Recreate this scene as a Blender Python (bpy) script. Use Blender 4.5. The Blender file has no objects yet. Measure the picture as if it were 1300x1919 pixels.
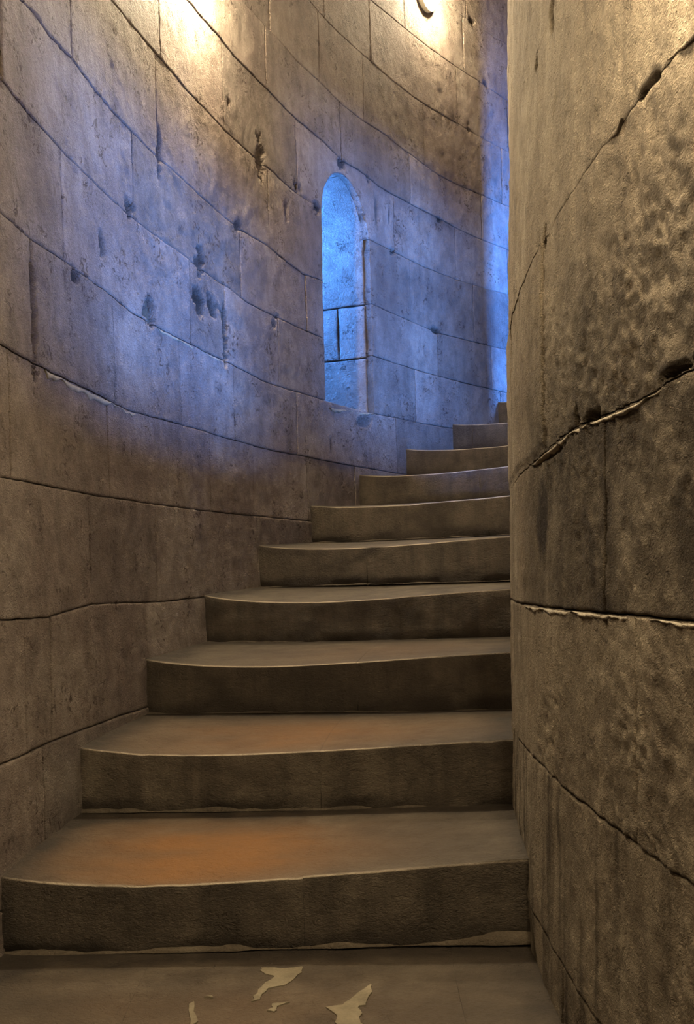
import bpy, bmesh, math
import numpy as np
from mathutils import Matrix, Vector

C = bpy.context.scene.collection
SC = bpy.context.scene

# ------------------------------------------------------------------ the place
# A helical stair in the thickness of a round tower: axis AX, AY; outer wall
# radius R, inner wall (newel side) radius RI; angle th grows going up.
AX, AY = 9.90471, 2.65854
R, RI, LEAN = 10.80245, 9.46429, 0.02355
ZO = 0.94                       # eye height above the lowest tread
TH1, DTH = 0.03914, 0.0651      # front edge of the first riser, turn per step
RISE, DROP = 0.200, 0.0228      # riser height, fall of a tread towards its nose
Z1 = ZO - 0.71572               # height of the first nose at the outer wall
TMIN, TMAX = -0.62, 1.0         # stretch of stair that is built stone by stone

def pol(th, rho, z):
    return (AX - rho*np.cos(th), AY + rho*np.sin(th), z)
def floor_z(th):                # helix through the treads
    return Z1 + 0.012 + (RISE+DROP)*(th-TH1)/DTH - 0.10

# ------------------------------------------------------------------ camera
cam = bpy.data.cameras.new('camera'); co = bpy.data.objects.new('camera', cam); C.objects.link(co)
F_PX, CY, PITCH, ROLL = 2290.6, 1071.25, 0.00673, 0.02747
cam.sensor_fit = 'AUTO'; cam.sensor_width = 36.0
cam.lens = 36.0*F_PX/1919.0
cam.shift_y = (CY-959.5)/1919.0
cam.clip_start = 0.02; cam.clip_end = 200
c_, s_ = math.cos(ROLL), math.sin(ROLL)
Fw = Vector((0, math.cos(PITCH), math.sin(PITCH))); Up = Vector((0, -math.sin(PITCH), math.cos(PITCH))); Rt = Vector((1, 0, 0))
cx_ = c_*Rt - s_*Up; cy_ = s_*Rt + c_*Up; cz_ = -Fw
co.matrix_world = Matrix(((cx_.x, cy_.x, cz_.x, 0), (cx_.y, cy_.y, cz_.y, 0), (cx_.z, cy_.z, cz_.z, ZO), (0, 0, 0, 1)))
SC.camera = co

# ------------------------------------------------------------------ exposure, sky, lights
SC.view_settings.view_transform = 'Standard'; SC.view_settings.look = 'None'
SC.view_settings.exposure = 1.42; SC.view_settings.gamma = 1.0
SC.view_settings.use_curve_mapping = False
try:
    SC.cycles.max_bounces = 8; SC.cycles.diffuse_bounces = 5
    SC.cycles.sample_clamp_indirect = 4.0
except Exception: pass
world = bpy.data.worlds.new('sky'); SC.world = world; world.use_nodes = True
bg = world.node_tree.nodes['Background']
bg.inputs[0].default_value = (0.10, 0.32, 1.0, 1); bg.inputs[1].default_value = 0.5

WARM = (1.0, 0.81, 0.53)
SKYBLUE = (0.10, 0.30, 1.0)
LAMPS = [   # th, z, emission strength
    (0.537, ZO+3.92, 420.0, 1), (0.232, ZO+2.635, 600.0, 1), (-0.075, ZO+2.02, 150.0, 1), (-0.42, ZO+0.95, 40.0, 1),  # third and fourth: unseen lamps added as fill
    (-0.112, ZO+1.12, 235.0, -1)]   # the last one sits on the inner wall, just above the picture

def area_light(name, loc, target, sx, sy, power, color, spread=math.pi):
    l = bpy.data.lights.new(name, 'AREA'); l.shape = 'RECTANGLE'; l.size = sx; l.size_y = sy
    l.energy = power; l.color = color; l.spread = spread
    o = bpy.data.objects.new(name, l); C.objects.link(o)
    o.location = loc
    o.rotation_euler = (Vector(target)-Vector(loc)).to_track_quat('-Z', 'Y').to_euler()
    return o
# windows: (th0, th1, z0, z1) in the inner wall, unseen, added to let blue daylight in
UNSEEN_WINDOWS = [(0.14, 0.26, ZO+0.93, ZO+1.42), (0.43, 0.54, ZO+1.35, ZO+2.10), (0.673, 0.74, ZO+1.3, ZO+2.6)]
def win_light(name, w, rho, power, size, thc=None, zc=None, tgt_th=None, tgt_z=None, color=SKYBLUE, spread=math.pi):
    th = (w[0]+w[1])/2 if thc is None else thc; z = (w[2]+w[3])/2 if zc is None else zc
    tt = th if tgt_th is None else tgt_th; tz = z if tgt_z is None else tgt_z
    return area_light(name, pol(th, rho, z), pol(tt, R, tz), size[0], size[1], power, color, spread)
win_light('daylight_lower', UNSEEN_WINDOWS[0], RI-1.10, 115, (1.0, 0.30), zc=ZO+1.14, tgt_z=ZO+1.2)  # added blue fill behind the lower opening, shapes the wash
win_light('daylight_middle', UNSEEN_WINDOWS[1], RI-1.10, 115, (1.0, 0.40), zc=ZO+1.75, tgt_z=ZO+1.8)  # added blue fill behind the middle opening
win_light('daylight_far', UNSEEN_WINDOWS[2], RI-0.9, 240, (0.12, 1.3), thc=0.716, color=(0.05,0.24,1.0))
area_light('daylight_slit', pol(0.424, R+1.02, ZO+2.05), pol(0.440, R+0.2, ZO+2.1), 0.35, 0.6, 82, (0.06,0.27,1.0))

# ------------------------------------------------------------------ noise
def _h(x, y, z):
    n = (x*374761393 + y*668265263 + z*2147483647*3 + 12345) & 0xFFFFFFFF
    n = ((n ^ (n >> 13)) * 1274126177) & 0xFFFFFFFF
    n = ((n ^ (n >> 16)) * 2246822519) & 0xFFFFFFFF
    return ((n ^ (n >> 15)) & 0xFFFFFF) / float(0xFFFFFF)
def vnoise(x, y, z=0.0):        # value noise in 0..1
    x, y, z = np.broadcast_arrays(np.asarray(x, float), np.asarray(y, float), np.asarray(z, float))
    xi, yi, zi = np.floor(x).astype(np.int64), np.floor(y).astype(np.int64), np.floor(z).astype(np.int64)
    fx, fy, fz = x-xi, y-yi, z-zi
    fx = fx*fx*(3-2*fx); fy = fy*fy*(3-2*fy); fz = fz*fz*(3-2*fz)
    def g(a, b, c): return _h(xi+a, yi+b, zi+c)
    a = (g(0,0,0)*(1-fx)+g(1,0,0)*fx)*(1-fy)+(g(0,1,0)*(1-fx)+g(1,1,0)*fx)*fy
    b = (g(0,0,1)*(1-fx)+g(1,0,1)*fx)*(1-fy)+(g(0,1,1)*(1-fx)+g(1,1,1)*fx)*fy
    return a*(1-fz)+b*fz
def fbm(x, y, z=0.0, o=3):
    t = 0; a = 1; s = 0
    for i in range(o):
        t = t + a*(vnoise(x*2**i+17*i, y*2**i+5*i, z)-0.5)*2; s += a; a *= 0.5
    return t/s                  # -1..1
def sstep(a, b, x):
    t = np.clip((x-a)/(b-a), 0, 1); return t*t*(3-2*t)

# ------------------------------------------------------------------ materials
def nt(name):
    m = bpy.data.materials.new(name); m.use_nodes = True
    t = m.node_tree; b = t.nodes['Principled BSDF']
    return m, t, b
def node(t, typ, **kw):
    n = t.nodes.new(typ)
    for k, v in kw.items(): setattr(n, k, v)
    return n
def ramp(t, fac, stops):
    n = node(t, 'ShaderNodeValToRGB'); e = n.color_ramp.elements
    while len(e) < len(stops): e.new(0.5)
    for i, (p, c) in enumerate(stops): e[i].position = p; e[i].color = (*c, 1) if len(c) == 3 else c
    t.links.new(fac, n.inputs[0]); return n.outputs[0]
def noise_tex(t, vec, scale, detail=4, rough=0.55, dist=0.0):
    n = node(t, 'ShaderNodeTexNoise'); n.inputs['Scale'].default_value = scale
    n.inputs['Detail'].default_value = detail; n.inputs['Roughness'].default_value = rough
    n.inputs['Distortion'].default_value = dist
    t.links.new(vec, n.inputs['Vector']); return n.outputs['Fac']
def scaled(t, vec, s):
    n = node(t, 'ShaderNodeVectorMath', operation='MULTIPLY'); n.inputs[1].default_value = s
    t.links.new(vec, n.inputs[0]); return n.outputs[0]
def mixc(t, fac, a, b, typ='MIX'):
    n = node(t, 'ShaderNodeMix', data_type='RGBA', blend_type=typ)
    for sock, v in ((n.inputs[0], fac), (n.inputs[6], a), (n.inputs[7], b)):
        if isinstance(v, (int, float)): sock.default_value = v
        elif isinstance(v, tuple): sock.default_value = (*v, 1)
        else: t.links.new(v, sock)
    return n.outputs[2]
def math_(t, op, a, b=None, clamp=False):
    n = node(t, 'ShaderNodeMath', operation=op, use_clamp=clamp)
    for i, v in enumerate((a, b)):
        if v is None: continue
        if isinstance(v, (int, float)): n.inputs[i].default_value = v
        else: t.links.new(v, n.inputs[i])
    return n.outputs[0]

def stone_material(name, base, lo, hi, streak=0.35, bump=0.6, bdist=0.012, pits=0.0, rough=0.85, grain=1.0, tint_var=0.16, stainc=(0.035,0.024,0.015), polish_glint=False):
    m, t, b = nt(name)
    geo = node(t, 'ShaderNodeNewGeometry'); P = geo.outputs['Position']
    oi = node(t, 'ShaderNodeObjectInfo')
    big = noise_tex(t, P, 1.7, 5, 0.6)
    col = ramp(t, big, [(0.30, lo), (0.5, base), (0.72, hi)])
    # fine blotches
    med = noise_tex(t, P, 9.0, 6, 0.65)
    col = mixc(t, math_(t, 'MULTIPLY', math_(t, 'SUBTRACT', med, 0.40, True), 2.2), col, tuple(v*0.66 for v in lo))
    # vertical streaks of damp
    sv = scaled(t, P, (7.0, 7.0, 0.55))
    st = noise_tex(t, sv, 1.6, 6, 0.62, 0.4)
    col = mixc(t, math_(t, 'MULTIPLY', math_(t, 'GREATER_THAN', st, 2.0), 0.0), col, col) if streak <= 0 else \
          mixc(t, math_(t, 'MULTIPLY', ramp(t, st, [(0.46, (0,0,0)), (0.70, (1,1,1))]), streak), col, tuple(v*0.55 for v in lo))
    # speckle
    sp = noise_tex(t, P, 120.0, 3, 0.7)
    col = mixc(t, 0.35*grain, col, ramp(t, sp, [(0.3, (0.35,0.35,0.35)), (0.7, (1,1,1))]), 'MULTIPLY')
    # per stone tint
    tin = ramp(t, oi.outputs['Random'], [(0.0, (1-tint_var*2, 1-tint_var*2, 1-tint_var*2)), (0.5, (1-tint_var, 1-tint_var*1.1, 1-tint_var*1.15)), (1.0, (1, 1, 1))])
    col = mixc(t, 1.0, col, tin, 'MULTIPLY')
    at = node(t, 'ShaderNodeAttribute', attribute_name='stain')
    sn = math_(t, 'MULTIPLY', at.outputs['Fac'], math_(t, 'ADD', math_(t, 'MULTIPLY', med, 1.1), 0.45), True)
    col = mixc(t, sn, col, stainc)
    if polish_glint:                  # trodden surfaces: paler, smoother stone, with the nose glint painted in
        pa = node(t, 'ShaderNodeAttribute', attribute_name='polish').outputs['Fac']
        pm = math_(t, 'MULTIPLY', pa, math_(t, 'ADD', math_(t, 'MULTIPLY', med, 0.9), 0.45), True)
        col = mixc(t, math_(t, 'MULTIPLY', pm, math_(t, 'SUBTRACT', 1.0, at.outputs['Fac'], True)), col, (0.50,0.415,0.30))
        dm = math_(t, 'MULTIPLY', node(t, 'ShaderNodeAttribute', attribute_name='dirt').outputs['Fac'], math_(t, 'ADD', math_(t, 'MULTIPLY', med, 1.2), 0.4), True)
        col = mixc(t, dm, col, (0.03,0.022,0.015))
        t.links.new(math_(t, 'SUBTRACT', rough, math_(t, 'MULTIPLY', pm, 0.36)), b.inputs['Roughness'])
    t.links.new(col, b.inputs['Base Color'])
    if not polish_glint: b.inputs['Roughness'].default_value = rough
    b.inputs['Specular IOR Level'].default_value = 0.12 if not polish_glint else 0.3
    # relief
    n1 = noise_tex(t, P, 26.0, 6, 0.62, 0.6)
    n2 = noise_tex(t, scaled(t, P, (1.0, 1.0, 1.9)), 75.0, 5, 0.65, 1.2)
    n3 = noise_tex(t, P, 260.0, 2, 0.6)
    vo = node(t, 'ShaderNodeTexVoronoi'); vo.inputs['Scale'].default_value = 55.0
    t.links.new(P, vo.inputs['Vector'])
    pit = ramp(t, vo.outputs['Distance'], [(0.0, (0,0,0)), (0.22, (1,1,1))])
    spots = ramp(t, noise_tex(t, scaled(t, P, (1.0, 1.0, 1.35)), 24.0, 4, 0.6, 1.5), [(0.555, (0,0,0)), (0.62, (1,1,1))])
    pitmask = ramp(t, noise_tex(t, P, 6.0, 3), [(0.5, (0,0,0)), (0.62, (1,1,1))])
    h = math_(t, 'ADD', math_(t, 'MULTIPLY', n1, 0.8), math_(t, 'MULTIPLY', n2, 0.7))
    h = math_(t, 'ADD', h, math_(t, 'MULTIPLY', n3, 0.10))
    h = math_(t, 'ADD', h, math_(t, 'MULTIPLY', math_(t, 'MULTIPLY', pit, pitmask), 0.22))
    h = math_(t, 'SUBTRACT', h, math_(t, 'MULTIPLY', math_(t, 'MULTIPLY', spots, pitmask), 0.30))
    if pits > 0:                # grime caught in the pits
        inp = b.inputs['Base Color']; src = inp.links[0].from_socket
        pk = math_(t, 'MULTIPLY', math_(t, 'MULTIPLY', spots, pitmask), pits)
        t.links.new(mixc(t, pk, src, (0.075,0.05,0.038)), inp)
    bp = node(t, 'ShaderNodeBump'); bp.inputs['Strength'].default_value = bump; bp.inputs['Distance'].default_value = bdist
    t.links.new(h, bp.inputs['Height']); t.links.new(bp.outputs[0], b.inputs['Normal'])
    return m

M_WALL = stone_material('ashlar_stone', (0.41,0.335,0.28), (0.28,0.215,0.18), (0.52,0.445,0.37), bump=1.0, bdist=0.034, streak=0.2, pits=0.75)
M_NEWEL = stone_material('newel_stone', (0.48,0.395,0.285), (0.35,0.275,0.19), (0.60,0.51,0.38), bump=1.0, bdist=0.038, streak=0.4, tint_var=0.04, pits=0.3)
M_STEP = stone_material('step_stone', (0.112,0.088,0.062), (0.060,0.046,0.032), (0.18,0.146,0.104), bump=0.8, bdist=0.016, streak=0.6, rough=0.75, stainc=(0.25,0.115,0.032), tint_var=0.04, polish_glint=True)
M_PLAIN = stone_material('rough_core_stone', (0.33,0.28,0.21), (0.25,0.2,0.15), (0.42,0.36,0.28), bump=0.5, streak=0.2)
M_MORTAR = stone_material('pale_mortar', (0.50,0.44,0.34), (0.38,0.32,0.24), (0.58,0.52,0.42), bump=0.8, streak=0.0, tint_var=0.02)
M_RISERMORTAR = stone_material('grey_riser_mortar', (0.15,0.12,0.085), (0.09,0.07,0.05), (0.21,0.175,0.125), bump=0.8, streak=0.0, tint_var=0.02)
M_PATCH = stone_material('pale_worn_plaster', (0.26,0.22,0.15), (0.17,0.14,0.095), (0.32,0.275,0.19), bump=0.4, streak=0.0, tint_var=0.02)
M_JOINT = stone_material('dark_joint_mortar', (0.12,0.09,0.06), (0.07,0.05,0.035), (0.19,0.145,0.10), bump=0.8, streak=0.0, tint_var=0.0)
def simple(name, col, rough=0.5, metal=0.0, emit=None, es=0):
    m, t, b = nt(name); b.inputs['Roughness'].default_value = rough; b.inputs['Metallic'].default_value = metal
    geo = node(t, 'ShaderNodeNewGeometry')
    n = noise_tex(t, geo.outputs['Position'], 40.0, 3)
    t.links.new(mixc(t, n, tuple(v*0.85 for v in col), col), b.inputs['Base Color'])
    if emit: b.inputs['Emission Color'].default_value = (*emit, 1); b.inputs['Emission Strength'].default_value = es
    return m
M_LAMPBASE = simple('cream_enamel', (0.72,0.66,0.48), 0.35)

# ------------------------------------------------------------------ objects
def link(name, verts, faces, mat, parent=None, stain=None, smooth=True, polish_glint=None, dirt=None):
    me = bpy.data.meshes.new(name)
    v = np.asarray(verts, dtype=np.float32); f = np.asarray(faces, dtype=np.int32)
    me.vertices.add(len(v)); me.vertices.foreach_set('co', v.ravel())
    n = f.shape[1]
    me.loops.add(f.size); me.loops.foreach_set('vertex_index', f.ravel())
    me.polygons.add(len(f)); me.polygons.foreach_set('loop_start', np.arange(0, f.size, n, dtype=np.int32))
    me.polygons.foreach_set('loop_total', np.full(len(f), n, dtype=np.int32))
    me.polygons.foreach_set('use_smooth', np.full(len(f), smooth, dtype=bool))
    if stain is not None:
        a = me.attributes.new('stain', 'FLOAT', 'POINT'); a.data.foreach_set('value', np.asarray(stain, dtype=np.float32))
    if dirt is not None:
        a = me.attributes.new('dirt', 'FLOAT', 'POINT'); a.data.foreach_set('value', np.asarray(dirt, dtype=np.float32))
    if polish_glint is not None:
        a = me.attributes.new('polish', 'FLOAT', 'POINT'); a.data.foreach_set('value', np.asarray(polish_glint, dtype=np.float32))
    me.update(calc_edges=True); me.validate()
    me.materials.append(mat)
    o = bpy.data.objects.new(name, me); C.objects.link(o)
    if parent is not None: o.parent = parent
    return o
def tag(o, label=None, cat=None, kind=None, group=None):
    if label: o['label'] = label
    if cat: o['category'] = cat
    if kind: o['kind'] = kind
    if group: o['group'] = group
    return o
def empty(name, loc=(0,0,0)):
    o = bpy.data.objects.new(name, None); C.objects.link(o); o.location = loc; o.empty_display_size = 0.1
    return o
def gridfaces(nu, nv, flip=False, off=0):
    i, j = np.meshgrid(np.arange(nu-1), np.arange(nv-1), indexing='ij')
    a = i*nv+j; b = (i+1)*nv+j; c = (i+1)*nv+j+1; d = i*nv+j+1
    f = np.stack([a, d, c, b] if flip else [a, b, c, d], -1).reshape(-1, 4)
    return f+off
def stops(length, step, fine=(0.0, 0.003, 0.008, 0.018)):
    """grid coordinates 0..1 along an edge, finer towards both ends"""
    if length < 0.06: return np.linspace(0, 1, 5)
    n = max(2, int(round((length-2*fine[-1])/step)))
    mid = np.linspace(fine[-1], length-fine[-1], n+1)
    a = np.concatenate([fine[:-1], mid, length-np.array(fine[:-1])[::-1]])
    return a/length

def patch(name, mapping, U, V, depth_fn, mat, parent, thick=0.04, stain=None, flip=False):
    """A stone face: U, V are 2D metric coordinates; mapping(U, V, D) gives world points for
    depth D behind the nominal face; sides run back to `thick`."""
    D = depth_fn
    nu, nv = U.shape
    P = np.stack(np.broadcast_arrays(*mapping(U, V, D)), -1).reshape(-1, 3)
    ring = np.concatenate([np.arange(nu)*nv, (nu-1)*nv+np.arange(1, nv), (np.arange(nu-2, -1, -1))*nv+nv-1, np.arange(nv-2, 0, -1)])
    Ur, Vr, Dr = U.ravel()[ring], V.ravel()[ring], D.ravel()[ring]
    r0 = P[ring]
    r1 = np.stack(np.broadcast_arrays(*mapping(Ur, Vr, np.maximum(Dr+0.002, thick))), -1)
    n0 = len(P); k = len(ring)
    verts = np.concatenate([P, r0, r1])
    f = gridfaces(nu, nv, flip)
    i = np.arange(k); j = (i+1) % k
    side = np.stack([n0+j, n0+i, n0+k+i, n0+k+j], -1)
    if flip: side = side[:, ::-1]
    st = None
    if stain is not None:
        st = np.concatenate([stain.ravel(), stain.ravel()[ring], np.minimum(1, stain.ravel()[ring]+0.3)])
    return link(name, verts, np.concatenate([f, side]), mat, parent, st)

# ---- outer wall mapping: U = R*th, V = z (absolute)
def map_wall(U, V, D):
    return pol(U/R, R+D, V)
def ri(z): return RI - LEAN*(z-ZO)
def map_newel(U, V, D):
    return pol(U/RI, ri(V)-D, V)

# ------------------------------------------------------------------ the niche outline (slit window in the outer wall)
NT0, NT1 = 0.3895, 0.4530                      # its sides
NZ0, NZS, NZT = ZO+0.965, ZO+2.00, ZO+2.345    # sill, springing, crown
def arch_z(th):
    c = (NT0+NT1)/2; h = (NT1-NT0)/2
    q = np.clip(1-((th-c)/h)**2, 0, 1)
    return np.where(np.abs(th-c) < h, NZS+(NZT-NZS)*np.sqrt(q), -99)
def in_niche(th, z, m=0.0):
    c = (NT0+NT1)/2; h = (NT1-NT0)/2+m/R
    q = np.clip(1-((th-c)/h)**2, 0, 1)
    return (np.abs(th-c) < h) & (z > NZ0-m) & (z < NZS+(NZT-NZS+m)*np.sqrt(q))

# ------------------------------------------------------------------ pieces of wall data (bed joints as (th, z above the eye))
BEDS = {
 4: [(0.0426,-0.0795),(0.0788,-0.0856),(0.117,-0.0567),(0.1852,-0.0643),(0.2349,-0.0565)],
 5: [(0.0453,0.2894),(0.0769,0.2961),(0.1153,0.2983),(0.1796,0.3059),(0.3003,0.3174)],
 6: [(0.0478,0.6417),(0.0629,0.6396),(0.133,0.6385),(0.1565,0.624),(0.2057,0.645),(0.2399,0.6526),(0.3209,0.6501),(0.3551,0.66)],
 7: [(0.0503,0.9934),(0.0738,0.9893),(0.1007,1.0039),(0.1357,1.0034),(0.1634,0.9896),(0.2105,0.9977),(0.2731,0.9971),(0.3094,0.9822),(0.3377,0.986),(0.3866,0.9964),(0.4521,0.9999),(0.4823,1.0088),(0.51,1.0085),(0.5565,1.0206)],
 8: [(0.0529,1.3575),(0.0668,1.354),(0.1,1.3477),(0.1681,1.3467),(0.2217,1.3513),(0.2705,1.3447),(0.2918,1.3277),(0.3567,1.3353),(0.4542,1.3521),(0.5274,1.3565),(0.612,1.3607)],
 9: [(0.0701,1.6501),(0.0816,1.673),(0.0951,1.6656),(0.113,1.6792),(0.1485,1.6666),(0.1954,1.6651),(0.224,1.6746),(0.2702,1.6597),(0.2845,1.6553),(0.3198,1.6724),(0.3421,1.6501),(0.3641,1.6349),(0.3874,1.6586),(0.454,1.6659),(0.5044,1.6612),(0.5416,1.6504),(0.5824,1.6668),(0.6422,1.6845)],
 10: [(0.1534,2.0651),(0.1922,2.0765),(0.2135,2.0801),(0.2403,2.0739),(0.2705,2.0643),(0.3251,2.067),(0.3553,2.0468),(0.3872,2.0598),(0.4535,2.0601),(0.522,2.0603),(0.5594,2.0669),(0.5943,2.0825),(0.6429,2.1016)],
 11: [(0.2478,2.4702),(0.2708,2.4773),(0.2874,2.4648),(0.3245,2.4694),(0.3613,2.4518),(0.3924,2.4534),(0.4185,2.4262),(0.4424,2.4433),(0.4692,2.4214),(0.5089,2.4333),(0.5461,2.4444),(0.5866,2.4343),(0.6432,2.4425)],
 12: [(0.2971,2.783),(0.3435,2.7837),(0.3633,2.7733),(0.389,2.7796),(0.4206,2.7587),(0.4472,2.7639),(0.4807,2.7808),(0.5108,2.7625),(0.5478,2.7394),(0.601,2.7607),(0.6449,2.7754)],
 13: [(0.38,3.1768),(0.4085,3.1655),(0.4588,3.171),(0.4951,3.1607),(0.5349,3.1638),(0.5782,3.184),(0.6471,3.1911)],
 14: [(0.4639,3.5603),(0.5068,3.5722),(0.5496,3.5791),(0.6085,3.5946),(0.6462,3.5867)],
 15: [(0.5701,3.9894),(0.5951,3.9922),(0.647,4.0079)],
 3: [(0.0,-0.445)], 2: [(0.0,-0.81)], 1: [(0.0,-1.18)], 0: [(0.0,-1.55)], -1: [(0.0,-1.92)], -2: [(0.0,-2.29)],-3: [(0.0,-2.66)],
 16: [(0.6,4.38)], 17: [(0.6,4.76)], 18: [(0.6,5.14)], 19: [(0.6,5.52)], 20: [(0.6,5.90)], 21: [(0.6,6.28)], 22: [(0.6,6.66)],
}
def bed(k, th):
    a = np.array(BEDS[k]); return ZO + np.interp(th, a[:, 0], a[:, 1])
PERPS = {  # row k lies between bed k and bed k+1
 3: [0.0605, 0.081, 0.171], 4: [0.0, 0.1175, 0.183, 0.298], 5: [-0.01, 0.054, 0.1375, 0.244, 0.295, 0.362],
 6: [0.02, 0.073, 0.1445, 0.213, 0.274, 0.351, 0.482], 7: [0.035, 0.1005, 0.2255, 0.267, 0.33, 0.51, 0.57, 0.629],
 8: [0.055, 0.1685, 0.2865, 0.367, 0.5425, 0.617], 9: [0.05, 0.1125, 0.195, 0.323, 0.506, 0.594],
 10: [0.07, 0.14, 0.2, 0.271, 0.359, 0.4865, 0.5715], 11: [0.18, 0.25, 0.3235, 0.4185, 0.51, 0.609],
 12: [0.26, 0.33, 0.392, 0.4495, 0.531, 0.639], 13: [0.34, 0.40, 0.461, 0.579, 0.65], 14: [0.38, 0.44, 0.509, 0.59, 0.66],
 15: [0.46, 0.53, 0.595, 0.66]}
def row_perps(k, lo, hi, known, seed):
    rng = np.random.RandomState(seed*31+k+500)
    l = sorted(known)
    if not l: l = [lo+rng.uniform(0, 0.06)]
    while l[0] > lo: l.insert(0, l[0]-rng.uniform(0.056, 0.086))
    while l[-1] < hi: l.append(l[-1]+rng.uniform(0.056, 0.086))
    return l

# damage on the outer wall: (th, z above eye, half width m, half height m, depth m, darkness)
DAMAGE = [
 (0.183,1.030,0.055,0.055,0.045,0.9),(0.176,1.02,0.03,0.02,0.02,0.7),
 (0.236,1.205,0.075,0.06,0.022,0.75),(0.252,1.215,0.09,0.045,0.022,0.75),(0.2655,1.16,0.03,0.10,0.035,0.95),
 (0.2655,1.02,0.03,0.05,0.03,0.9),(0.326,1.291,0.035,0.022,0.02,0.6),(0.330,1.335,0.02,0.015,0.02,0.9),
 (0.314,2.088,0.06,0.11,0.020,0.35),(0.136,1.161,0.035,0.045,0.02,0.75),(0.239,1.375,0.05,0.06,0.02,0.6),
 (0.166,1.372,0.05,0.03,0.03,0.95),(0.196,1.69,0.025,0.10,0.03,0.95),(0.344,1.914,0.03,0.06,0.015,0.5),
 (0.0745,0.73,0.02,0.16,0.03,0.95),(0.073,0.84,0.012,0.15,0.03,0.9),(0.110,0.985,0.04,0.025,0.02,0.8),
 (0.394,0.76,0.012,0.05,0.02,0.95),(0.452,2.43,0.03,0.02,0.02,0.7),(0.418,2.40,0.05,0.03,0.02,0.5),
 (0.359,2.08,0.05,0.03,0.02,0.6),(0.384,2.05,0.05,0.025,0.025,0.7),(0.285,1.66,0.05,0.035,0.025,0.5),
 (0.278,2.21,0.025,0.025,0.012,0.4),(0.145,0.67,0.012,0.08,0.02,0.8),(0.053,1.38,0.02,0.08,0.03,0.95),
 (0.4465,2.10,0.03,0.12,0.015,0.5),(0.482,2.05,0.05,0.02,0.018,0.5),(0.54,1.66,0.06,0.02,0.02,0.7),
 (0.55,2.435,0.04,0.02,0.02,0.6),(0.44,0.93,0.10,0.03,0.02,0.35),(0.595,3.20,0.03,0.03,0.02,0.6),(0.603,4.0,0.05,0.03,0.03,0.9),
 (0.62,3.6,0.04,0.02,0.02,0.6),(0.48,2.30,0.03,0.03,0.015,0.6),(0.463,2.25,0.03,0.05,0.012,0.5),(0.62,1.0,0.05,0.03,0.02,0.3),
]
def damage(th, z):
    d = np.zeros_like(th); s = np.zeros_like(th)
    for (t, zz, w, h, dp, dk) in DAMAGE:
        if th.min() > t+0.03 or th.max() < t-0.03: continue
        q = ((th-t)*R/w)**2 + ((z-ZO-zz)/h)**2
        q = q*1.25 + 2.2*fbm(th*R*30+z*20, z*34-th*R*10, 3.3, 3)
        e = 1-sstep(0.85, 1.15, q)
        d = np.maximum(d, e*dp); s = np.maximum(s, e*dk)
    return d, s

def make_block(parent, name, mapping, rad, tl, tr, zb, zt, seed, mat, step, amp=1.0, gap=0.0013, damage_fn=None, stain_fn=None, flip=False,
               thick=0.045, breaks=(), chip=1.0):
    """tl, tr: angles of its ends; zb, zt: functions of th for the beds"""
    W = (tr-tl)*rad
    tm = (tl+tr)/2
    H = float(np.mean(zt(np.array([tm]))-zb(np.array([tm]))))
    if W < 0.02 or H < 0.02: return None
    u = stops(W, step)
    if len(breaks):
        ex = [(b-tl)*rad/W for b in breaks if tl < b < tr]
        u = np.unique(np.concatenate([u, ex]))
    v = stops(H, step)
    UU, VV = np.meshgrid(u, v, indexing='ij')
    th = tl + (tr-tl)*UU
    lo, hi = zb(th), zt(th)
    z = lo + (hi-lo)*VV
    # distance to the nearest edge
    E = np.minimum(np.minimum(UU, 1-UU)*W, np.minimum(VV, 1-VV)*(hi-lo))
    # shared wobble so that neighbours keep a thin, uneven joint
    s = th*rad
    wz = 0.0022*fbm(s*3, z*3, 1.1, 2) + 0.0022*fbm(s*24, z*24, 1.1, 3)
    ws = 0.0015*fbm(s*3, z*3, 7.7, 2) + 0.0016*fbm(s*24, z*24, 7.7, 3)
    g = gap*(1+0.9*fbm(s*9, z*9, seed*1.7, 2))
    cu = np.clip((UU-0.5)*2, -1, 1); cv = np.clip((VV-0.5)*2, -1, 1)
    s2 = s + ws - np.sign(cu)*g*2.2*np.abs(cu)**6
    z2 = z + wz - np.sign(cv)*g*np.abs(cv)**6
    if damage_fn is not None: dd, ds = damage_fn(th, z)
    else: dd = np.zeros_like(th); ds = dd.copy()
    # worn, chipped arrises
    n = fbm(s*7, z*7, 11.0, 3); n2 = fbm(s*13, z*13, 31.0, 3)
    w = 0.0020 + chip*0.030*np.clip(n2-0.40, 0, 1) + 0.003*chip*np.clip(fbm(s*40, z*40, 2.0, 2), 0, 1)
    edge = np.clip(1-E/w, 0, 1)**1.5 * (0.0028 + 0.35*w)
    if chip < 0.2: edge = edge*0.25
    rng = np.random.RandomState(seed)
    proud = rng.uniform(-0.0014, 0.0014) + rng.uniform(-0.002, 0.002)*cu*0.7 + rng.uniform(-0.0012, 0.0012)*cv
    rel = amp*(0.0045*fbm(s*3.2, z*3.2, 5.0, 2) + 0.0028*fbm(s*16, z*16, 9.0, 3) + 0.0012*fbm(s*45, z*60, 4.0, 2))
    D = proud + rel + edge + dd
    st = np.clip(ds + 0.75*(0.3+0.7*chip)*np.clip(edge/0.008, 0, 1)*(0.3+0.7*np.clip(n+0.3, 0, 1)), 0, 1)
    if stain_fn is not None: st = np.maximum(st, stain_fn(th, z))
    return patch(name, mapping, s2, z2, D, mat, parent, thick, st, flip)

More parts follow.
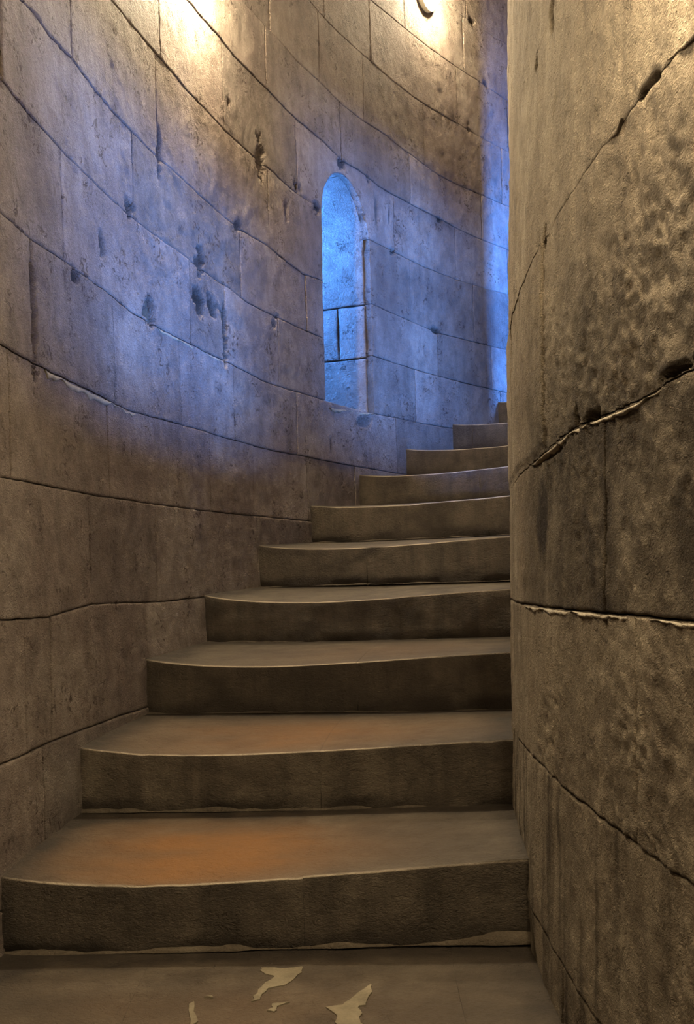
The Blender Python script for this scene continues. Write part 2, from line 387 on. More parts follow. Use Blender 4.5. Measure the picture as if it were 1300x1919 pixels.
# ------------------------------------------------------------------ outer wall
wall = empty('wall_left', pol(0.3, R, 0.0))
tag(wall, 'curved outer wall of pale ashlar blocks with thin dark joints, rising beside the stair', 'wall', 'structure')
def at_parent(o, p):            # keep world coordinates below a placed Empty
    o.parent = p; o.matrix_parent_inverse = Matrix.Translation(p.location).inverted()
def adopt(p):
    for o in list(bpy.data.objects):
        if o.parent == p: o.matrix_parent_inverse = Matrix.Translation(p.location).inverted()

CEIL = 3.95
def core(name, rad_fn, t0, t1, inner, parent, mat, hole=None, nt_=None, zlo=-0.5, zhi=CEIL+0.3, dth=0.004, dz=0.05):
    th = np.arange(t0, t1, dth); nz = int((zhi-zlo)/dz)
    T, K = np.meshgrid(th, np.arange(nz), indexing='ij')
    base = np.floor(floor_z(T)/dz)*0 + floor_z(T)
    Z = base + zlo + K*dz
    P = np.stack(np.broadcast_arrays(*pol(T, rad_fn(Z), Z)), -1).reshape(-1, 3)
    f = gridfaces(len(th), nz, flip=inner)
    if hole is not None:
        Tc = T.ravel()[f].mean(1); Zc = Z.ravel()[f].mean(1)
        f = f[~hole(Tc, Zc)]
    return link(name, P, f, mat, parent, smooth=True)
core('mortar_bed', lambda z: R+0.026+0*z, -0.75, 1.12, False, wall, M_JOINT, hole=lambda t, z: in_niche(t, z, 0.045), dth=0.003, dz=0.04)

count = 0
for k in range(-3, 22):
    perps = row_perps(k, TMIN, TMAX, PERPS.get(k, []), 1)
    for i in range(len(perps)-1):
        a, b = perps[i], perps[i+1]
        tm = (a+b)/2
        zl, zh = bed(k, tm), bed(k+1, tm)
        if zh < floor_z(a)-0.12 or zl > floor_z(b)+CEIL: continue
        visible = 0.02 < b and a < 0.72
        step = 0.010 if visible and b < 0.36 else (0.014 if visible else 0.09)
        segs = [(a, b)]
        # blocks cut by the slit window
        bf = lambda t, k=k: bed(k, t); tf = lambda t, k=k: bed(k+1, t)
        br = ()
        if a < NT1 and b > NT0 and zh > NZ0+0.1 and zl < NZS-0.02:
            segs = [(a, NT0), (NT1, b)]
            if k == 7: segs = [(a, NT0), (NT1, b)]
        elif a < NT1 and b > NT0 and zl < NZT and zh > NZS:
            bf = lambda t, k=k: np.maximum(bed(k, t), arch_z(t))
            h = (NT1-NT0)/2; c = (NT0+NT1)/2
            br = c + h*np.cos(np.linspace(0, math.pi, 40))
        for (x, y) in segs:
            if y-x < 0.004: continue
            make_block(wall, 'stone_block', map_wall, R, x, y, bf, tf, k*97+i*7+3000, M_WALL, step, damage_fn=damage, breaks=br)
            count += 1
print('outer blocks', count)

# pale mortar squeezed out of some beds
def bead(parent, mapping, rad, pts, half, proud, mat, name='mortar_strip', seed=0, step=0.01):
    """irregular strip of mortar along a polyline of (th, z)"""
    pts = np.array(pts); L = np.concatenate([[0], np.cumsum(np.hypot(np.diff(pts[:,0])*rad, np.diff(pts[:,1])))])
    s = np.linspace(0, L[-1], max(6, int(L[-1]/step)))
    T = np.interp(s, L, pts[:,0]); Z = np.interp(s, L, pts[:,1])
    n = fbm(s*14, s*0+seed, 2.0, 3); n2 = fbm(s*30, s*0+seed+9, 3.0, 3)
    hw = half*np.clip(0.65+0.9*n, 0.05, 2.0)*np.minimum(1, np.minimum(s, L[-1]-s)/0.03+0.1)
    q = np.linspace(-1, 1, 7)
    TT = np.repeat(T[:, None], 7, 1)
    ZZ = Z[:, None] - (1-q[None])*hw[:, None]
    D = -proud*(1-q[None]**4)*(0.8+0.4*fbm(s[:, None]*40, q[None]*2+seed, 5., 2)) + 0.012*np.abs(q[None])**5
    P = np.stack(np.broadcast_arrays(*mapping(TT*rad, ZZ, D)), -1).reshape(-1, 3)
    return link(name, P, gridfaces(len(s), 7, flip=(mapping is map_newel)), mat, parent)
b6 = [(t, float(bed(6, t))-0.004) for t in np.linspace(0.082, 0.165, 12)]
bead(wall, map_wall, R, b6, 0.016, 0.003, M_PATCH, seed=1)
bead(wall, map_wall, R, [(t, float(bed(7, t))-0.004) for t in np.linspace(0.19, 0.262, 10)], 0.008, 0.002, M_PATCH, seed=2)
bead(wall, map_wall, R, [(t, NZ0-0.005+(t-NT0)*0.6) for t in np.linspace(NT0+0.004, NT1, 10)], 0.012, 0.004, M_PATCH, seed=3)
adopt(wall)

# ------------------------------------------------------------------ slit window in the outer wall
win = empty('window_1', pol((NT0+NT1)/2, R+0.1, NZ0))
tag(win, 'narrow round-headed slit window in the outer wall, blue daylight on its reveal', 'window', 'structure')
DEEP = 0.95
def narrow(d):                 # the left jamb closes in towards the outside
    return np.clip((d-0.45)/0.5, 0, 1)*0.16
def map_side(side):
    def f(U, V, D):            # U = depth into the wall, V = z, D = behind the face
        th = (NT1 + D/R) if side > 0 else (NT0 + narrow(U)/R - D/R)
        return pol(th, R+U, V)
    return f
def jamb(side, z0, z1, u0, u1, seed, step=0.014):
    W, H = u1-u0, z1-z0
    u = stops(W, step); v = stops(H, step)
    UU, VV = np.meshgrid(u, v, indexing='ij')
    U = u0+UU*W; V = z0+VV*H
    E = np.minimum(np.minimum(UU, 1-UU)*W, np.minimum(VV, 1-VV)*H)
    n = fbm(U*7+3, V*7, 21.0, 3); w = 0.004+0.02*np.clip(n-0.2, 0, 1)
    edge = np.clip(1-E/w, 0, 1)**1.5*(0.006+0.35*w)
    D = edge + 0.004*fbm(U*6, V*6, 3.0, 2)+0.003*fbm(U*18, V*18, 8.0, 3)
    st = np.clip(edge/0.006, 0, 1)*0.7
    return patch('jamb_stone', map_side(side), U+0.002*fbm(U*9, V*9, 1., 2), V+0.004*fbm(U*6, V*6, 2., 2), D, M_WALL, win, 0.05, st, flip=(side < 0))
cuts = [NZ0, ZO+1.345, ZO+1.665, NZS+0.06]
for i in range(3):
    for side in (1, -1):
        if side > 0 and i == 1:
            jamb(side, cuts[i]+0.002, cuts[i+1]-0.002, 0.044, 0.2262, 5)
            jamb(side, cuts[i]+0.002, cuts[i+1]-0.002, 0.2272, DEEP, 5)
        else:
            jamb(side, cuts[i]+0.002, min(cuts[i+1], NZS+0.06)-0.002, 0.044, DEEP, i)
def arch_part(a0, a1):
    na, nd = 26, 34
    A, U = np.meshgrid(np.linspace(a0, a1, na), np.linspace(0.044, DEEP, nd), indexing='ij')
    lft = NT0 + narrow(U)/R; c = (lft+NT1)/2; h = (NT1-lft)/2
    z0 = NZS+0.06*(1-np.sin(A))
    D = 0.004*fbm(A*4, U*8, 3., 3)
    th = c + (h+D/R)*np.cos(A); z = np.maximum(z0*0+NZS, NZS) + (NZT-NZS+D)*np.sin(A)
    P = np.stack(pol(th, R+U, z), -1).reshape(-1, 3)
    return link('arch_stone', P, gridfaces(na, nd, flip=True), M_WALL, win, np.zeros(len(P)))
arch_part(0.0, math.pi*0.5-0.01); arch_part(math.pi*0.5+0.01, math.pi)
T_, U_ = np.meshgrid(np.linspace(NT0-0.002, NT1+0.002, 24), np.linspace(0.0, DEEP, 30), indexing='ij')
Zs = NZ0 + 0.006*fbm(T_*R*9, U_*9, 2., 3) - 0.01 + (T_-NT0)*0.3
P = np.stack(pol(T_, R+U_+0.002, Zs), -1).reshape(-1, 3)
link('sill_stone', P, gridfaces(24, 30), M_WALL, win, np.zeros(len(P)))
adopt(win)

# ------------------------------------------------------------------ inner wall (newel side)
newel = empty('wall_right', pol(-0.05, RI, 0.0))
tag(newel, 'rounded inner wall on the right, of large rough tooled stones blackened at mid height', 'wall', 'structure')
def win_hole(t, z, m=0.0):
    h = np.zeros(np.shape(t), bool)
    for (a, b, c, d) in UNSEEN_WINDOWS: h |= (t > a-m/RI) & (t < b+m/RI) & (z > c-m) & (z < d+m)
    return h
core('mortar_bed', lambda z: ri(z)-0.028, -0.75, 1.12, True, newel, M_JOINT, hole=lambda t, z: win_hole(t, z, 0.0))
NBED = {3: [(0.02,-0.440)], 4: [(-0.1,-0.071),(-0.043,-0.070),(0.074,-0.076)], 5: [(-0.102,0.283),(-0.072,0.276),(-0.029,0.287),(0.02,0.270),(0.07,0.265)],
 6: [(-0.11,0.752),(-0.07,0.753),(0.057,0.728)], 7: [(-0.02,1.195),(0.044,1.183)], 8: [(0.,1.58)], 9: [(0.,1.98)], 10: [(0.,2.37)], 11: [(0.,2.75)], 12: [(0.,3.12)],
 13: [(0.,3.5)], 14: [(0.,3.88)], 15: [(0.,4.26)], 16: [(0.,4.64)], 17: [(0.,5.02)], 18: [(0.,5.4)], 19: [(0.,5.78)], 20: [(0.,6.16)], 21: [(0.,6.54)], 22: [(0.,6.92)],
 2: [(0.,-0.81)], 1: [(0.,-1.18)], 0: [(0.,-1.55)], -1: [(0.,-1.92)], -2: [(0.,-2.3)], -3: [(0.,-2.7)]}
def nbed(k, th):
    a = np.array(NBED[k]); return ZO + np.interp(th, a[:, 0], a[:, 1])
NPERPS = {3: [-0.138, -0.0735, 0.095], 4: [-0.14, -0.0535, 0.1], 5: [-0.17, 0.0065, 0.10], 6: [-0.13, 0.065], 7: [-0.15, 0.03, 0.1], 2: [-0.11, 0.04]}
def nstain_shade(th, z):
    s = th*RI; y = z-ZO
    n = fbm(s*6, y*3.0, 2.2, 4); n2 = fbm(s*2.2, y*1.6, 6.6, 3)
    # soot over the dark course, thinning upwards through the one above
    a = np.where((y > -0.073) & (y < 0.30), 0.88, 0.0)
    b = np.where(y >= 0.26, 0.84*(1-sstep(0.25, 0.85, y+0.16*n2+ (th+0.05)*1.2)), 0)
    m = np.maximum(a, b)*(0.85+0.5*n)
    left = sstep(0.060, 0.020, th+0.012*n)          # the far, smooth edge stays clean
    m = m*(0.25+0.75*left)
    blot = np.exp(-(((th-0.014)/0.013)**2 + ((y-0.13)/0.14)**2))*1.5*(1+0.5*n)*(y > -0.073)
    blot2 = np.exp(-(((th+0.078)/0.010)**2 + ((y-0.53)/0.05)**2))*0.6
    # dark stain and brown runs; lower courses also darkened, painting in lamp falloff
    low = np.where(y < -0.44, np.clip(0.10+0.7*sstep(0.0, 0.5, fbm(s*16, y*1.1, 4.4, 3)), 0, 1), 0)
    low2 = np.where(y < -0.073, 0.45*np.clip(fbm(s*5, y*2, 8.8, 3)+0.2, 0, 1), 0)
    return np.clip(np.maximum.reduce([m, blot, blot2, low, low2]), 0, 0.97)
def ndamage(th, z):
    y = z-ZO; d = np.zeros_like(th); s = d.copy()
    for (t, zz, w, h, dp, dk) in [(-0.081,0.752,0.050,0.007,0.022,1.0),(-0.006,1.19,0.03,0.03,0.02,0.8),(0.016,1.18,0.03,0.02,0.02,0.8),(-0.094,0.289,0.09,0.005,0.03,1.0),
        (-0.032,0.300,0.014,0.03,0.022,0.9),(-0.045,0.287,0.08,0.006,0.02,0.95),(0.004,0.735,0.02,0.03,0.015,0.8),(-0.0535,0.03,0.006,0.12,0.012,0.7),(0.0,0.262,0.25,0.006,0.012,0.7)]:
        q = ((th-t)*RI/w)**2 + ((y-zz)/h)**2 + 1.3*fbm(th*RI*38, y*38, 3.3, 3)
        e = 1-sstep(0.5, 1.1, q); d = np.maximum(d, e*dp); s = np.maximum(s, e*dk)
    # scaly tooled relief
    s_ = th*RI
    r = fbm(s_*34+y*20, y*84-s_*36, 1.5, 3); rough = 0.35+0.65*sstep(-0.2, 0.35, fbm(s_*3, y*3, 12., 2))
    rough = rough*sstep(0.05, 0.0, th)*(1-0.8*sstep(0.48, 0.72, y+0.1*fbm(s_*2, y*2, 3., 2)-(th+0.05)*1.0))
    rough = rough*np.where((y < -0.44) | (y > 0.85), 0.4, 1.0)
    d = d + np.clip(r, -0.6, 0.8)*0.0095*rough
    s = np.maximum(s, np.clip(r-0.12, 0, 1)*0.9*rough)
    d = d - np.where((y > 0.285) & (y < 0.74) & (th > 0.0065), 0.005, 0)
    return d, s
count = 0
for k in range(-3, 22):
    perps = row_perps(k, TMIN, TMAX, NPERPS.get(k, []), 2)
    for i in range(len(perps)-1):
        a, b = perps[i], perps[i+1]; tm = (a+b)/2
        zl, zh = nbed(k, tm), nbed(k+1, tm)
        if zh < floor_z(a)-0.12 or zl > floor_z(b)+CEIL: continue
        near = b > -0.16 and a < 0.11 and zl < ZO+2.2
        step = 0.0085 if near else 0.09
        segs = [(a, b)]
        for (wa, wb, wc, wd) in UNSEEN_WINDOWS:
            if zh > wc+0.02 and zl < wd-0.02 and a < wb and b > wa:
                segs = [(a, wa), (wb, b)]
        for (x, y) in segs:
            if y-x < 0.004: continue
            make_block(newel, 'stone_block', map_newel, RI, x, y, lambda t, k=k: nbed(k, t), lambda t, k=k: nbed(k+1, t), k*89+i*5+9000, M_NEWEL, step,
                       amp=1.25, chip=0.55 if k < 5 else 0.1, gap=0.0013 if k < 5 else 0.0005, damage_fn=ndamage if near else None, stain_fn=nstain_shade if near else None, flip=True)
            count += 1
print('inner blocks', count)
bead(newel, map_newel, RI, [(t, float(nbed(5, t))-0.006) for t in np.linspace(-0.125, 0.03, 20)], 0.006, 0.003, M_MORTAR, seed=4, step=0.006)
bead(newel, map_newel, RI, [(t, float(nbed(4, t))-0.003) for t in np.linspace(-0.14, 0.045, 20)], 0.006, 0.003, M_MORTAR, seed=5, step=0.006)
for (ta, tb) in ((-0.14, -0.090), (-0.066, 0.075)):
    bead(newel, map_newel, RI, [(t, float(nbed(6, t))+0.006) for t in np.linspace(ta, tb, 14)], 0.009, 0.0015, M_NEWEL, seed=8, step=0.008)
adopt(newel)
# unseen openings added to the inner wall for the blue daylight, with embrasures
LAB = ['plain low opening in the inner wall facing the lower steps, hidden round the curve',
       'plain rectangular opening in the inner wall opposite the slit window, hidden round the curve',
       'plain rectangular opening in the inner wall higher up the stair, lighting the blue strip of wall']
for i, (a, b, c, d) in enumerate(UNSEEN_WINDOWS):
    w = empty('window_%d' % (i+2), pol((a+b)/2, RI-0.3, c)); tag(w, LAB[i], 'window', 'structure')
    for q in range(4):
        n = 8
        U, V = np.meshgrid(np.linspace(0, 1, n), np.linspace(0, 1, n), indexing='ij')
        dep = 0.045+V*0.35
        if q == 0: th, z = a+0*U, c+(d-c)*U
        if q == 1: th, z = b+0*U, c+(d-c)*U
        if q == 2: th, z = a+(b-a)*U, c+0*U
        if q == 3: th, z = a+(b-a)*U, d+0*U
        zz = z+0.003*fbm(U*6, V*6, q*3., 2)
        P = np.stack(np.broadcast_arrays(*pol(th, ri(zz)-dep, zz)), -1).reshape(-1, 3)
        nm = ['jamb_stone', 'jamb_stone', 'sill_stone', 'lintel_stone'][q]
        link(nm, P, gridfaces(n, n, flip=q in (0, 3)), M_PLAIN, w, np.zeros(n*n))
    adopt(w)

# ------------------------------------------------------------------ stair
PATCHES = [[(0.6869, 0.2442), (0.6903, 0.2628), (0.6796, 0.35), (0.6666, 0.374), (0.669, 0.4316), (0.6657, 0.466), (0.6328, 0.4622), (0.6306, 0.4112), (0.6174, 0.3604), (0.6388, 0.3542), (0.6603, 0.3047)],
 [(0.4944, 0.1135), (0.5234, 0.1256), (0.5651, 0.1191), (0.5688, 0.1487), (0.543, 0.231), (0.5124, 0.2463), (0.5028, 0.3066), (0.4923, 0.3141), (0.4972, 0.2538), (0.5217, 0.1735), (0.4995, 0.1526)],
 [(0.5212, 0.3671), (0.5261, 0.3343), (0.5518, 0.3285), (0.5352, 0.3436), (0.5324, 0.3764)],
 [(0.386, 0.3207), (0.3931, 0.3046), (0.4092, 0.4036), (0.4022, 0.4184)],
 [(0.4127, 0.281), (0.4253, 0.2735), (0.4244, 0.2872)]]
stair = empty('stone_staircase', pol(TH1, (R+RI)/2, 0.0))
tag(stair, 'worn grey-brown stone winding stair with dished treads climbing away between the two curved walls', 'staircase')
# measured unevenness of each nose (outer end, inner end), metres
NOSE = {0: (-.004, .012), 1: (0, .004), 2: (.003, .003), 3: (.002, -.005), 4: (.004, .004), 5: (.005, .010), 6: (-.006, .001), 7: (-.018, -.029), 8: (-.016, -.035), 9: (-.011, -.02)}
SAG = {0: .036, 1: .032, 2: .036, 3: .040, 4: .032, 5: .026, 6: .026, 7: .030, 8: .022, 9: .02}
SPLIT = {0: .565, 1: .555, 2: .58, 3: .62, 4: .40, 5: .72, 6: .55, 7: .62, 8: .12, 9: .5, -1: .29}
def stair_angle(k): return TH1 + DTH*k
def sag_shape(t):
    x = np.clip(t, 0, 1)**0.62
    return np.sin(x*math.pi)**1.35
def map_step(t, phi, z, back):
    rin = RI-0.015
    rho = R+0.012 - t*(R+0.012-rin)
    return pol(phi + back/9.9, rho, z)
def make_stone(step_obj, k, t0, t1, seed):
    phi0 = stair_angle(k); z0 = Z1+k*(RISE+DROP)
    no, ni = NOSE.get(k, (0, 0)); sg = SAG.get(k, .03)
    fine = -2 <= k <= 5
    nt_ = max(4, int((t1-t0)*1.35/(0.013 if fine else 0.03)))
    t = np.linspace(t0, t1, nt_)
    g = 0.0003/1.35
    tt = t.copy(); tt[0] += g if t0 > 0 else 0; tt[-1] -= g if t1 < 1 else 0
    depth = DTH*10.4+0.07
    # section rows: bottom of the riser, up the riser, round the nose, back over the tread
    rr = 0.0055
    hr = RISE+0.006
    rows = []      # (kind, back, height below nose)
    for h in (np.concatenate([[0.035], [0.0], np.linspace(0.010, hr-rr, 14 if fine else 6)])): rows.append((0, 0.0, h-hr))
    for a in (25, 50, 72): rows.append((1, rr*(1-math.cos(math.radians(a))), -rr*(1-math.sin(math.radians(a)))))
    rows[0] = (0, 0.03, -hr-0.03)
    for s in np.concatenate([[0.006, 0.009, 0.014, 0.03], np.linspace(0.05, depth, 24 if fine else 9)]): rows.append((2, s, 0.0))
    nr = len(rows)
    kind = np.array([r[0] for r in rows]); back = np.array([r[1] for r in rows]); hh = np.array([r[2] for r in rows])
    T, K = np.meshgrid(tt, np.arange(nr), indexing='ij')
    B = back[K]; Hh = hh[K]; KD = kind[K]
    x = T*1.35; top = KD == 2
    nose = z0 + no*(1-T) + ni*T
    sag = sg*sag_shape(T)*(1+0.07*fbm(x*3+seed, x*0+k, 5., 2))
    fall = np.exp(-(B/0.26)**1.5)
    tread_len = DTH*9.9*1.0
    Z = np.where(top, nose + DROP*np.clip(B/tread_len, 0, 1.15) - sag*(0.18+0.82*fall), nose + Hh*1.0)
    # riser rows are squeezed under the sagging nose
    lower = np.clip((Hh+RISE+0.006)/(RISE+0.006), 0, 1)
    Z = np.where(top, Z, nose + Hh - sag*lower)
    # chipped nose
    ch = np.clip(fbm(x*12, k*3.1+x*0, 8., 3)-0.30, 0, 1)*0.025*(T > 0.05)
    nosezone = np.exp(-(B/0.014)**2)*np.where(KD == 0, np.clip(1+Hh/0.02, 0, 1), 1.0)
    Z = Z - ch*0.35*nosezone
    BB = B + ch*0.5*nosezone
    # relief
    rel_r = 0.004*fbm(x*4, Z*5, k*1.3, 3) + 0.0022*fbm(x*16, Z*18, k*2.3, 3)
    BB = np.where(top, BB, BB + rel_r + 0.004*lower*0)
    # crumbled foot of the riser
    foot = np.clip(1-(Hh+hr)/0.035, 0, 1)*(KD == 0)
    BB = BB + foot*np.clip(fbm(x*7, k*1.7+x*0, 4., 3)+0.25, 0, 1)*0.022
    Z = Z + np.where(top, 0.0022*fbm(x*4, B*5, k*1.9, 3)+0.0008*fbm(x*15, B*18, 6., 2), 0)
    P = np.stack(map_step(T, phi0, Z, BB), -1)
    # ends and underside
    flat = P.reshape(-1, 3)
    f = gridfaces(nt_, nr, flip=True)
    # stains: orange tint on low treads, dirt at the foot
    st = np.zeros_like(Z)
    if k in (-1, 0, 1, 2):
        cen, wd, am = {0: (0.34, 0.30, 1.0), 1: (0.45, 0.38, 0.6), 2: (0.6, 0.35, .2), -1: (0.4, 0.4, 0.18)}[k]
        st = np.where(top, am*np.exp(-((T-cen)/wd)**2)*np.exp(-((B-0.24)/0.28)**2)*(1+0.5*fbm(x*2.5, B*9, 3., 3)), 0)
    n0 = len(flat)
    bl = P[:, -1].copy(); bl[:, 2] -= 0.20
    bl0 = P[:, 0]
    verts = [flat, bl]
    i = np.arange(nt_-1)
    back_f = np.stack([i*nr+nr-1, n0+i, n0+i+1, (i+1)*nr+nr-1], -1)[:, ::-1]
    bot_f = np.stack([n0+i, i*nr, (i+1)*nr, n0+i+1], -1)[:, ::-1]
    faces = [f, back_f, bot_f]
    # end caps: strips from the section rows to a line along the bottom
    base = n0+nt_
    for e, ii in ((0, 0), (1, nt_-1)):
        sec = P[ii]; low = sec.copy(); q = np.clip(back, 0, None)/depth
        zb = sec[0, 2] + (bl[ii, 2]-sec[0, 2])*q
        low[:, 2] = np.minimum(sec[:, 2], zb); low[:, :2] = sec[:, :2]
        verts += [sec, low]
        j = np.arange(nr-1)
        fc = np.stack([base+j, base+j+1, base+nr+j+1, base+nr+j], -1)
        faces.append(fc if e == 0 else fc[:, ::-1]); base += 2*nr
    V = np.concatenate(verts); S = np.zeros(len(V)); S[:n0] = np.clip(st, 0, 1).ravel()
    wear_glint = np.where(top, 0.04 + 0.14*sag_shape(T)*fall, 0) + np.where(KD >= 1, 1.3, 0)*np.exp(-(B/0.006)**2)*(0.10+0.90*sag_shape(T))  # real wear, plus the lamp glint along the nose painted as paler colour
    PO = np.zeros(len(V)); PO[:n0] = np.clip(wear_glint*(1+0.4*fbm(x*5, B*14, 7.+k, 3)), 0, 1).ravel()
    n5 = fbm(x*6, B*9, 13.+k, 3)
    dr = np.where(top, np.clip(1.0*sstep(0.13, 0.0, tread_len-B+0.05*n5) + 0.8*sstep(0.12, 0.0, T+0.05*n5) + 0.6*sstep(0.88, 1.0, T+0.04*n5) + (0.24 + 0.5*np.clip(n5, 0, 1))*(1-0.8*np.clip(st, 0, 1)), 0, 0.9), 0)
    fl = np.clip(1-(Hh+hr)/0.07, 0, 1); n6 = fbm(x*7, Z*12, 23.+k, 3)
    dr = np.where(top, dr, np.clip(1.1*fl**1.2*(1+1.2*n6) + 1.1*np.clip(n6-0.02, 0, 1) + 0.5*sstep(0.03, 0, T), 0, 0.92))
    DI = np.zeros(len(V)); DI[:n0] = dr.ravel()
    return link('step_stone', V, np.concatenate(faces), M_STEP, step_obj, S, polish_glint=PO, dirt=DI)
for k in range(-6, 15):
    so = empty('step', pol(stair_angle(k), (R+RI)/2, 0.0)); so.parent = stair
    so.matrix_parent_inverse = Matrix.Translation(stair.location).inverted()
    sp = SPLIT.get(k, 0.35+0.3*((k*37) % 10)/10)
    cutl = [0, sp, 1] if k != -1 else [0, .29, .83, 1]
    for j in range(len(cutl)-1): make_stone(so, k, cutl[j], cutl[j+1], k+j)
    if -1 < k < 7:
        # lump of old mortar along the foot of the riser
        zf = Z1+k*(RISE+DROP)-RISE; x = np.linspace(0.004, 0.996, 150)
        q = np.linspace(0, 1, 6)
        X, Q = np.meshgrid(x, q, indexing='ij')
        n = fbm(X*16+k*5, X*0, 3., 3); size = np.clip(0.006+0.009*n+(0.014*sstep(.80, .93, X) if k == 0 else 0), 0.001, 0.04)*(1 if k < 2 else 0.6)
        a = Q*math.pi/2
        Zm = zf-0.004 + size*1.25*np.sin(a) + NOSE.get(k, (0, 0))[0]*(1-X)+NOSE.get(k, (0, 0))[1]*X
        Bm = 0.012 - (size*0.9+0.012)*np.cos(a)
        P = np.stack(map_step(X, stair_angle(k), Zm, Bm), -1).reshape(-1, 3)
        link('mortar_strip', P, gridfaces(150, 6, flip=False), M_RISERMORTAR if k < 1 else M_STEP, so, np.zeros(len(P)))
    if k == -1:
        # pale worn-through plaster patches on the lowest tread, by their outline (t across, metres in front of the riser)
        def flat_patch(pts):
            pts = np.array(pts, float); q = []
            for i in range(len(pts)):
                a_, b_ = pts[i], pts[(i+1) % len(pts)]
                for u in np.linspace(0, 1, 5)[:-1]: q.append(a_+(b_-a_)*u)
            q = np.array(q); q[:, 0] += 0.006*fbm(q[:, 0]*60, q[:, 1]*60, 1., 2); q[:, 1] += 0.009*fbm(q[:, 0]*60, q[:, 1]*60, 9., 2)
            rho = R+0.012-q[:, 0]*(R+0.012-(RI-0.015)); Bk = DTH*9.9-q[:, 1]
            zt = Z1-(RISE+DROP)+DROP*Bk/(DTH*9.9)-SAG.get(k, .03)*(1.0)*sag_shape(q[:, 0])*(0.18+0.82*np.exp(-(Bk/0.26)**1.5))+0.003
            P_ = np.stack(pol(stair_angle(k)+Bk/9.9, rho, zt), -1)
            bm = bmesh.new(); vs = [bm.verts.new(v) for v in P_]; f_ = bm.faces.new(vs)
            g_ = bmesh.ops.extrude_face_region(bm, geom=[f_])
            for v in g_['geom']:
                if isinstance(v, bmesh.types.BMVert): v.co.z -= 0.012
            bmesh.ops.triangulate(bm, faces=bm.faces[:]); bmesh.ops.recalc_face_normals(bm, faces=bm.faces[:])
            me = bpy.data.meshes.new('plaster_patch'); bm.to_mesh(me); bm.free(); me.materials.append(M_PATCH)
            o = bpy.data.objects.new('plaster_patch', me); C.objects.link(o); o.parent = so
        for pl in PATCHES : flat_patch(pl)
    adopt(so)

# ------------------------------------------------------------------ ceiling of stone slabs
ceil = empty('ceiling', pol(0.2, R, 3.0)); tag(ceil, 'stone slab ceiling rising above the stair, out of the frame', 'ceiling', 'structure')
for k in range(-10, 18):
    a = stair_angle(k); z = Z1+(RISE+DROP)*k + CEIL-0.1
    v = []
    for th in (a, a+DTH*0.99):
        for rho in (RI-0.6, R+1.0):
            for zz in (z, z+0.3): v.append(pol(th, rho, zz))
    f = [(0,1,3,2),(4,6,7,5),(0,4,5,1),(2,3,7,6),(0,2,6,4),(1,5,7,3)]
    link('ceiling_slab', v, f, M_PLAIN, ceil, np.zeros(8), smooth=False)
adopt(ceil)
# thick masonry behind the facing, closing the stair from the open air
shell = empty('wall_back', pol(0.2, R+1.0, 0)); tag(shell, 'thick masonry body of the tower behind the facing stones', 'wall', 'structure')
def slab_ring(rho, t0, t1, hole, inner):
    core('masonry', lambda z: rho+0*z, t0, t1, inner, shell, M_PLAIN, hole=hole, zlo=-1.4, zhi=CEIL+0.6, dth=0.01, dz=0.1)
slab_ring(R+0.98, -0.76, 1.13, lambda t, z: in_niche(t, z, 0.02), False)
slab_ring(RI-0.40, -0.76, 1.13, lambda t, z: win_hole(t, z, 0.06), True)
for t, fl in ((-0.745, 0), (1.11, 1)):  # unseen caps added across both stair ends to keep sky light out
    z = floor_z(t); v = [pol(t, RI-0.6, z-1.6), pol(t, R+1.0, z-1.6), pol(t, R+1.0, z+CEIL+.8), pol(t, RI-0.6, z+CEIL+.8)]
    v += [pol(t+(0.02 if fl else -0.02), RI-0.6, z-1.6), pol(t+(0.02 if fl else -0.02), R+1.0, z-1.6), pol(t+(0.02 if fl else -0.02), R+1.0, z+CEIL+.8), pol(t+(0.02 if fl else -0.02), RI-0.6, z+CEIL+.8)]
    link('end_wall', v, [(0,1,2,3),(7,6,5,4),(0,4,5,1),(1,5,6,2),(2,6,7,3),(3,7,4,0)], M_PLAIN, shell, np.zeros(8), smooth=False)
adopt(shell)

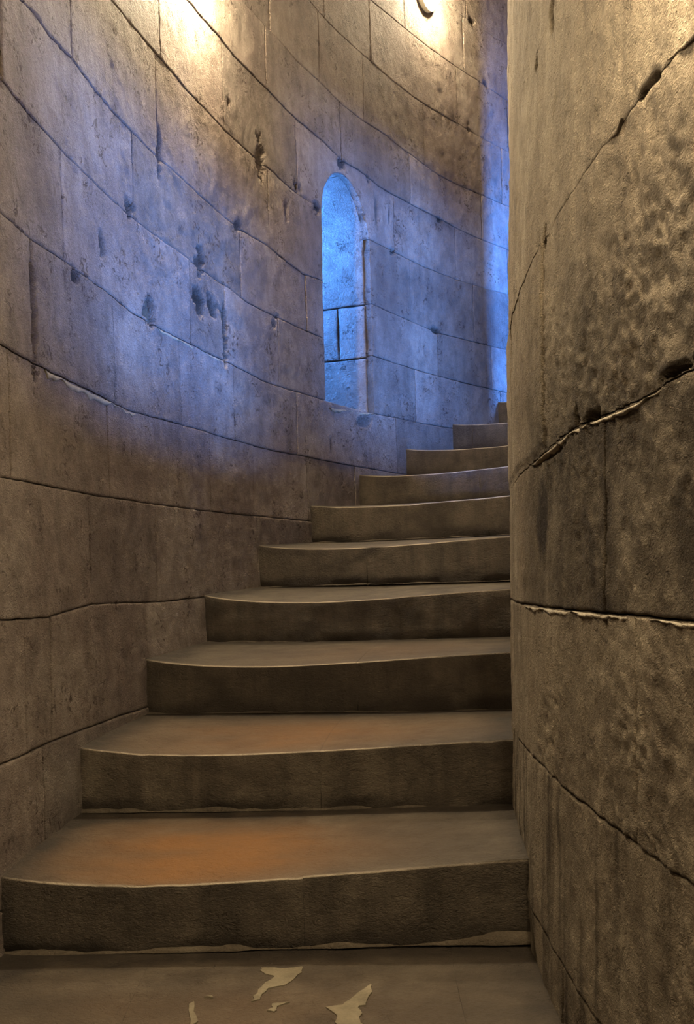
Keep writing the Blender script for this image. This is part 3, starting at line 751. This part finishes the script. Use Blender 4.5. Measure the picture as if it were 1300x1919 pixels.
# ------------------------------------------------------------------ wall lamps
def lathe(prof, n=40):
    prof = np.array(prof); a = np.linspace(0, 2*math.pi, n, endpoint=False)
    r, h = prof[:, 0], prof[:, 1]
    V = np.stack([np.outer(np.cos(a), r), np.outer(np.sin(a), r), np.outer(np.ones(n), h)], -1).reshape(-1, 3)
    m = len(prof); i, j = np.meshgrid(np.arange(n), np.arange(m-1), indexing='ij'); i2 = (i+1) % n
    F = np.stack([i*m+j, i2*m+j, i2*m+j+1, i*m+j+1], -1).reshape(-1, 4)
    return V, F
LL = ['round bulkhead wall lamp with glowing dome, above and right of the slit window',
      'round bulkhead wall lamp at the top left edge, only its base rim in view',
      'round bulkhead wall lamp on the outer wall just outside the picture to the left',
      'round bulkhead wall lamp on the outer wall behind the viewer',
      'round bulkhead wall lamp on the inner wall, just above the top right of the picture']
for i, (th, z, es, side) in enumerate(LAMPS):
    lo = empty('wall_lamp'); p0 = pol(th, R-0.002 if side > 0 else ri(z)+0.002, z); lo.location = p0
    nrm = Vector((math.cos(th), -math.sin(th), 0))*side
    zax = nrm; yax = Vector((0, 0, 1)); xax = yax.cross(zax)
    lo.matrix_world = Matrix(((xax.x, yax.x, zax.x, p0[0]), (xax.y, yax.y, zax.y, p0[1]), (xax.z, yax.z, zax.z, p0[2]), (0, 0, 0, 1)))
    tag(lo, LL[i], 'lamp', group='bulkhead lamps on the stair walls')
    V, F = lathe([(0.0, 0.0), (0.118, 0.0), (0.122, 0.004), (0.122, 0.030), (0.116, 0.036), (0.104, 0.036), (0.104, 0.030), (0.0, 0.030)])
    link('base_plate', V, F, M_LAMPBASE, lo)
    m = simple('lit_opal_glass', (0.9, 0.88, 0.8), 0.3, emit=WARM, es=es)
    prof = [(0.102*math.cos(a), 0.034+0.075*math.sin(a)) for a in np.linspace(0, math.pi/2, 12)]
    V, F = lathe(prof); link('glass_dome', V, F, m, lo)
    for s in (-1, 1):
        V, F = lathe([(0, 0.044), (0.005, 0.043), (0.007, 0.036), (0.007, 0.03)], 10); V = V+np.array([s*0.111, 0, 0])
        link('screw', V, F, M_LAMPBASE, lo)
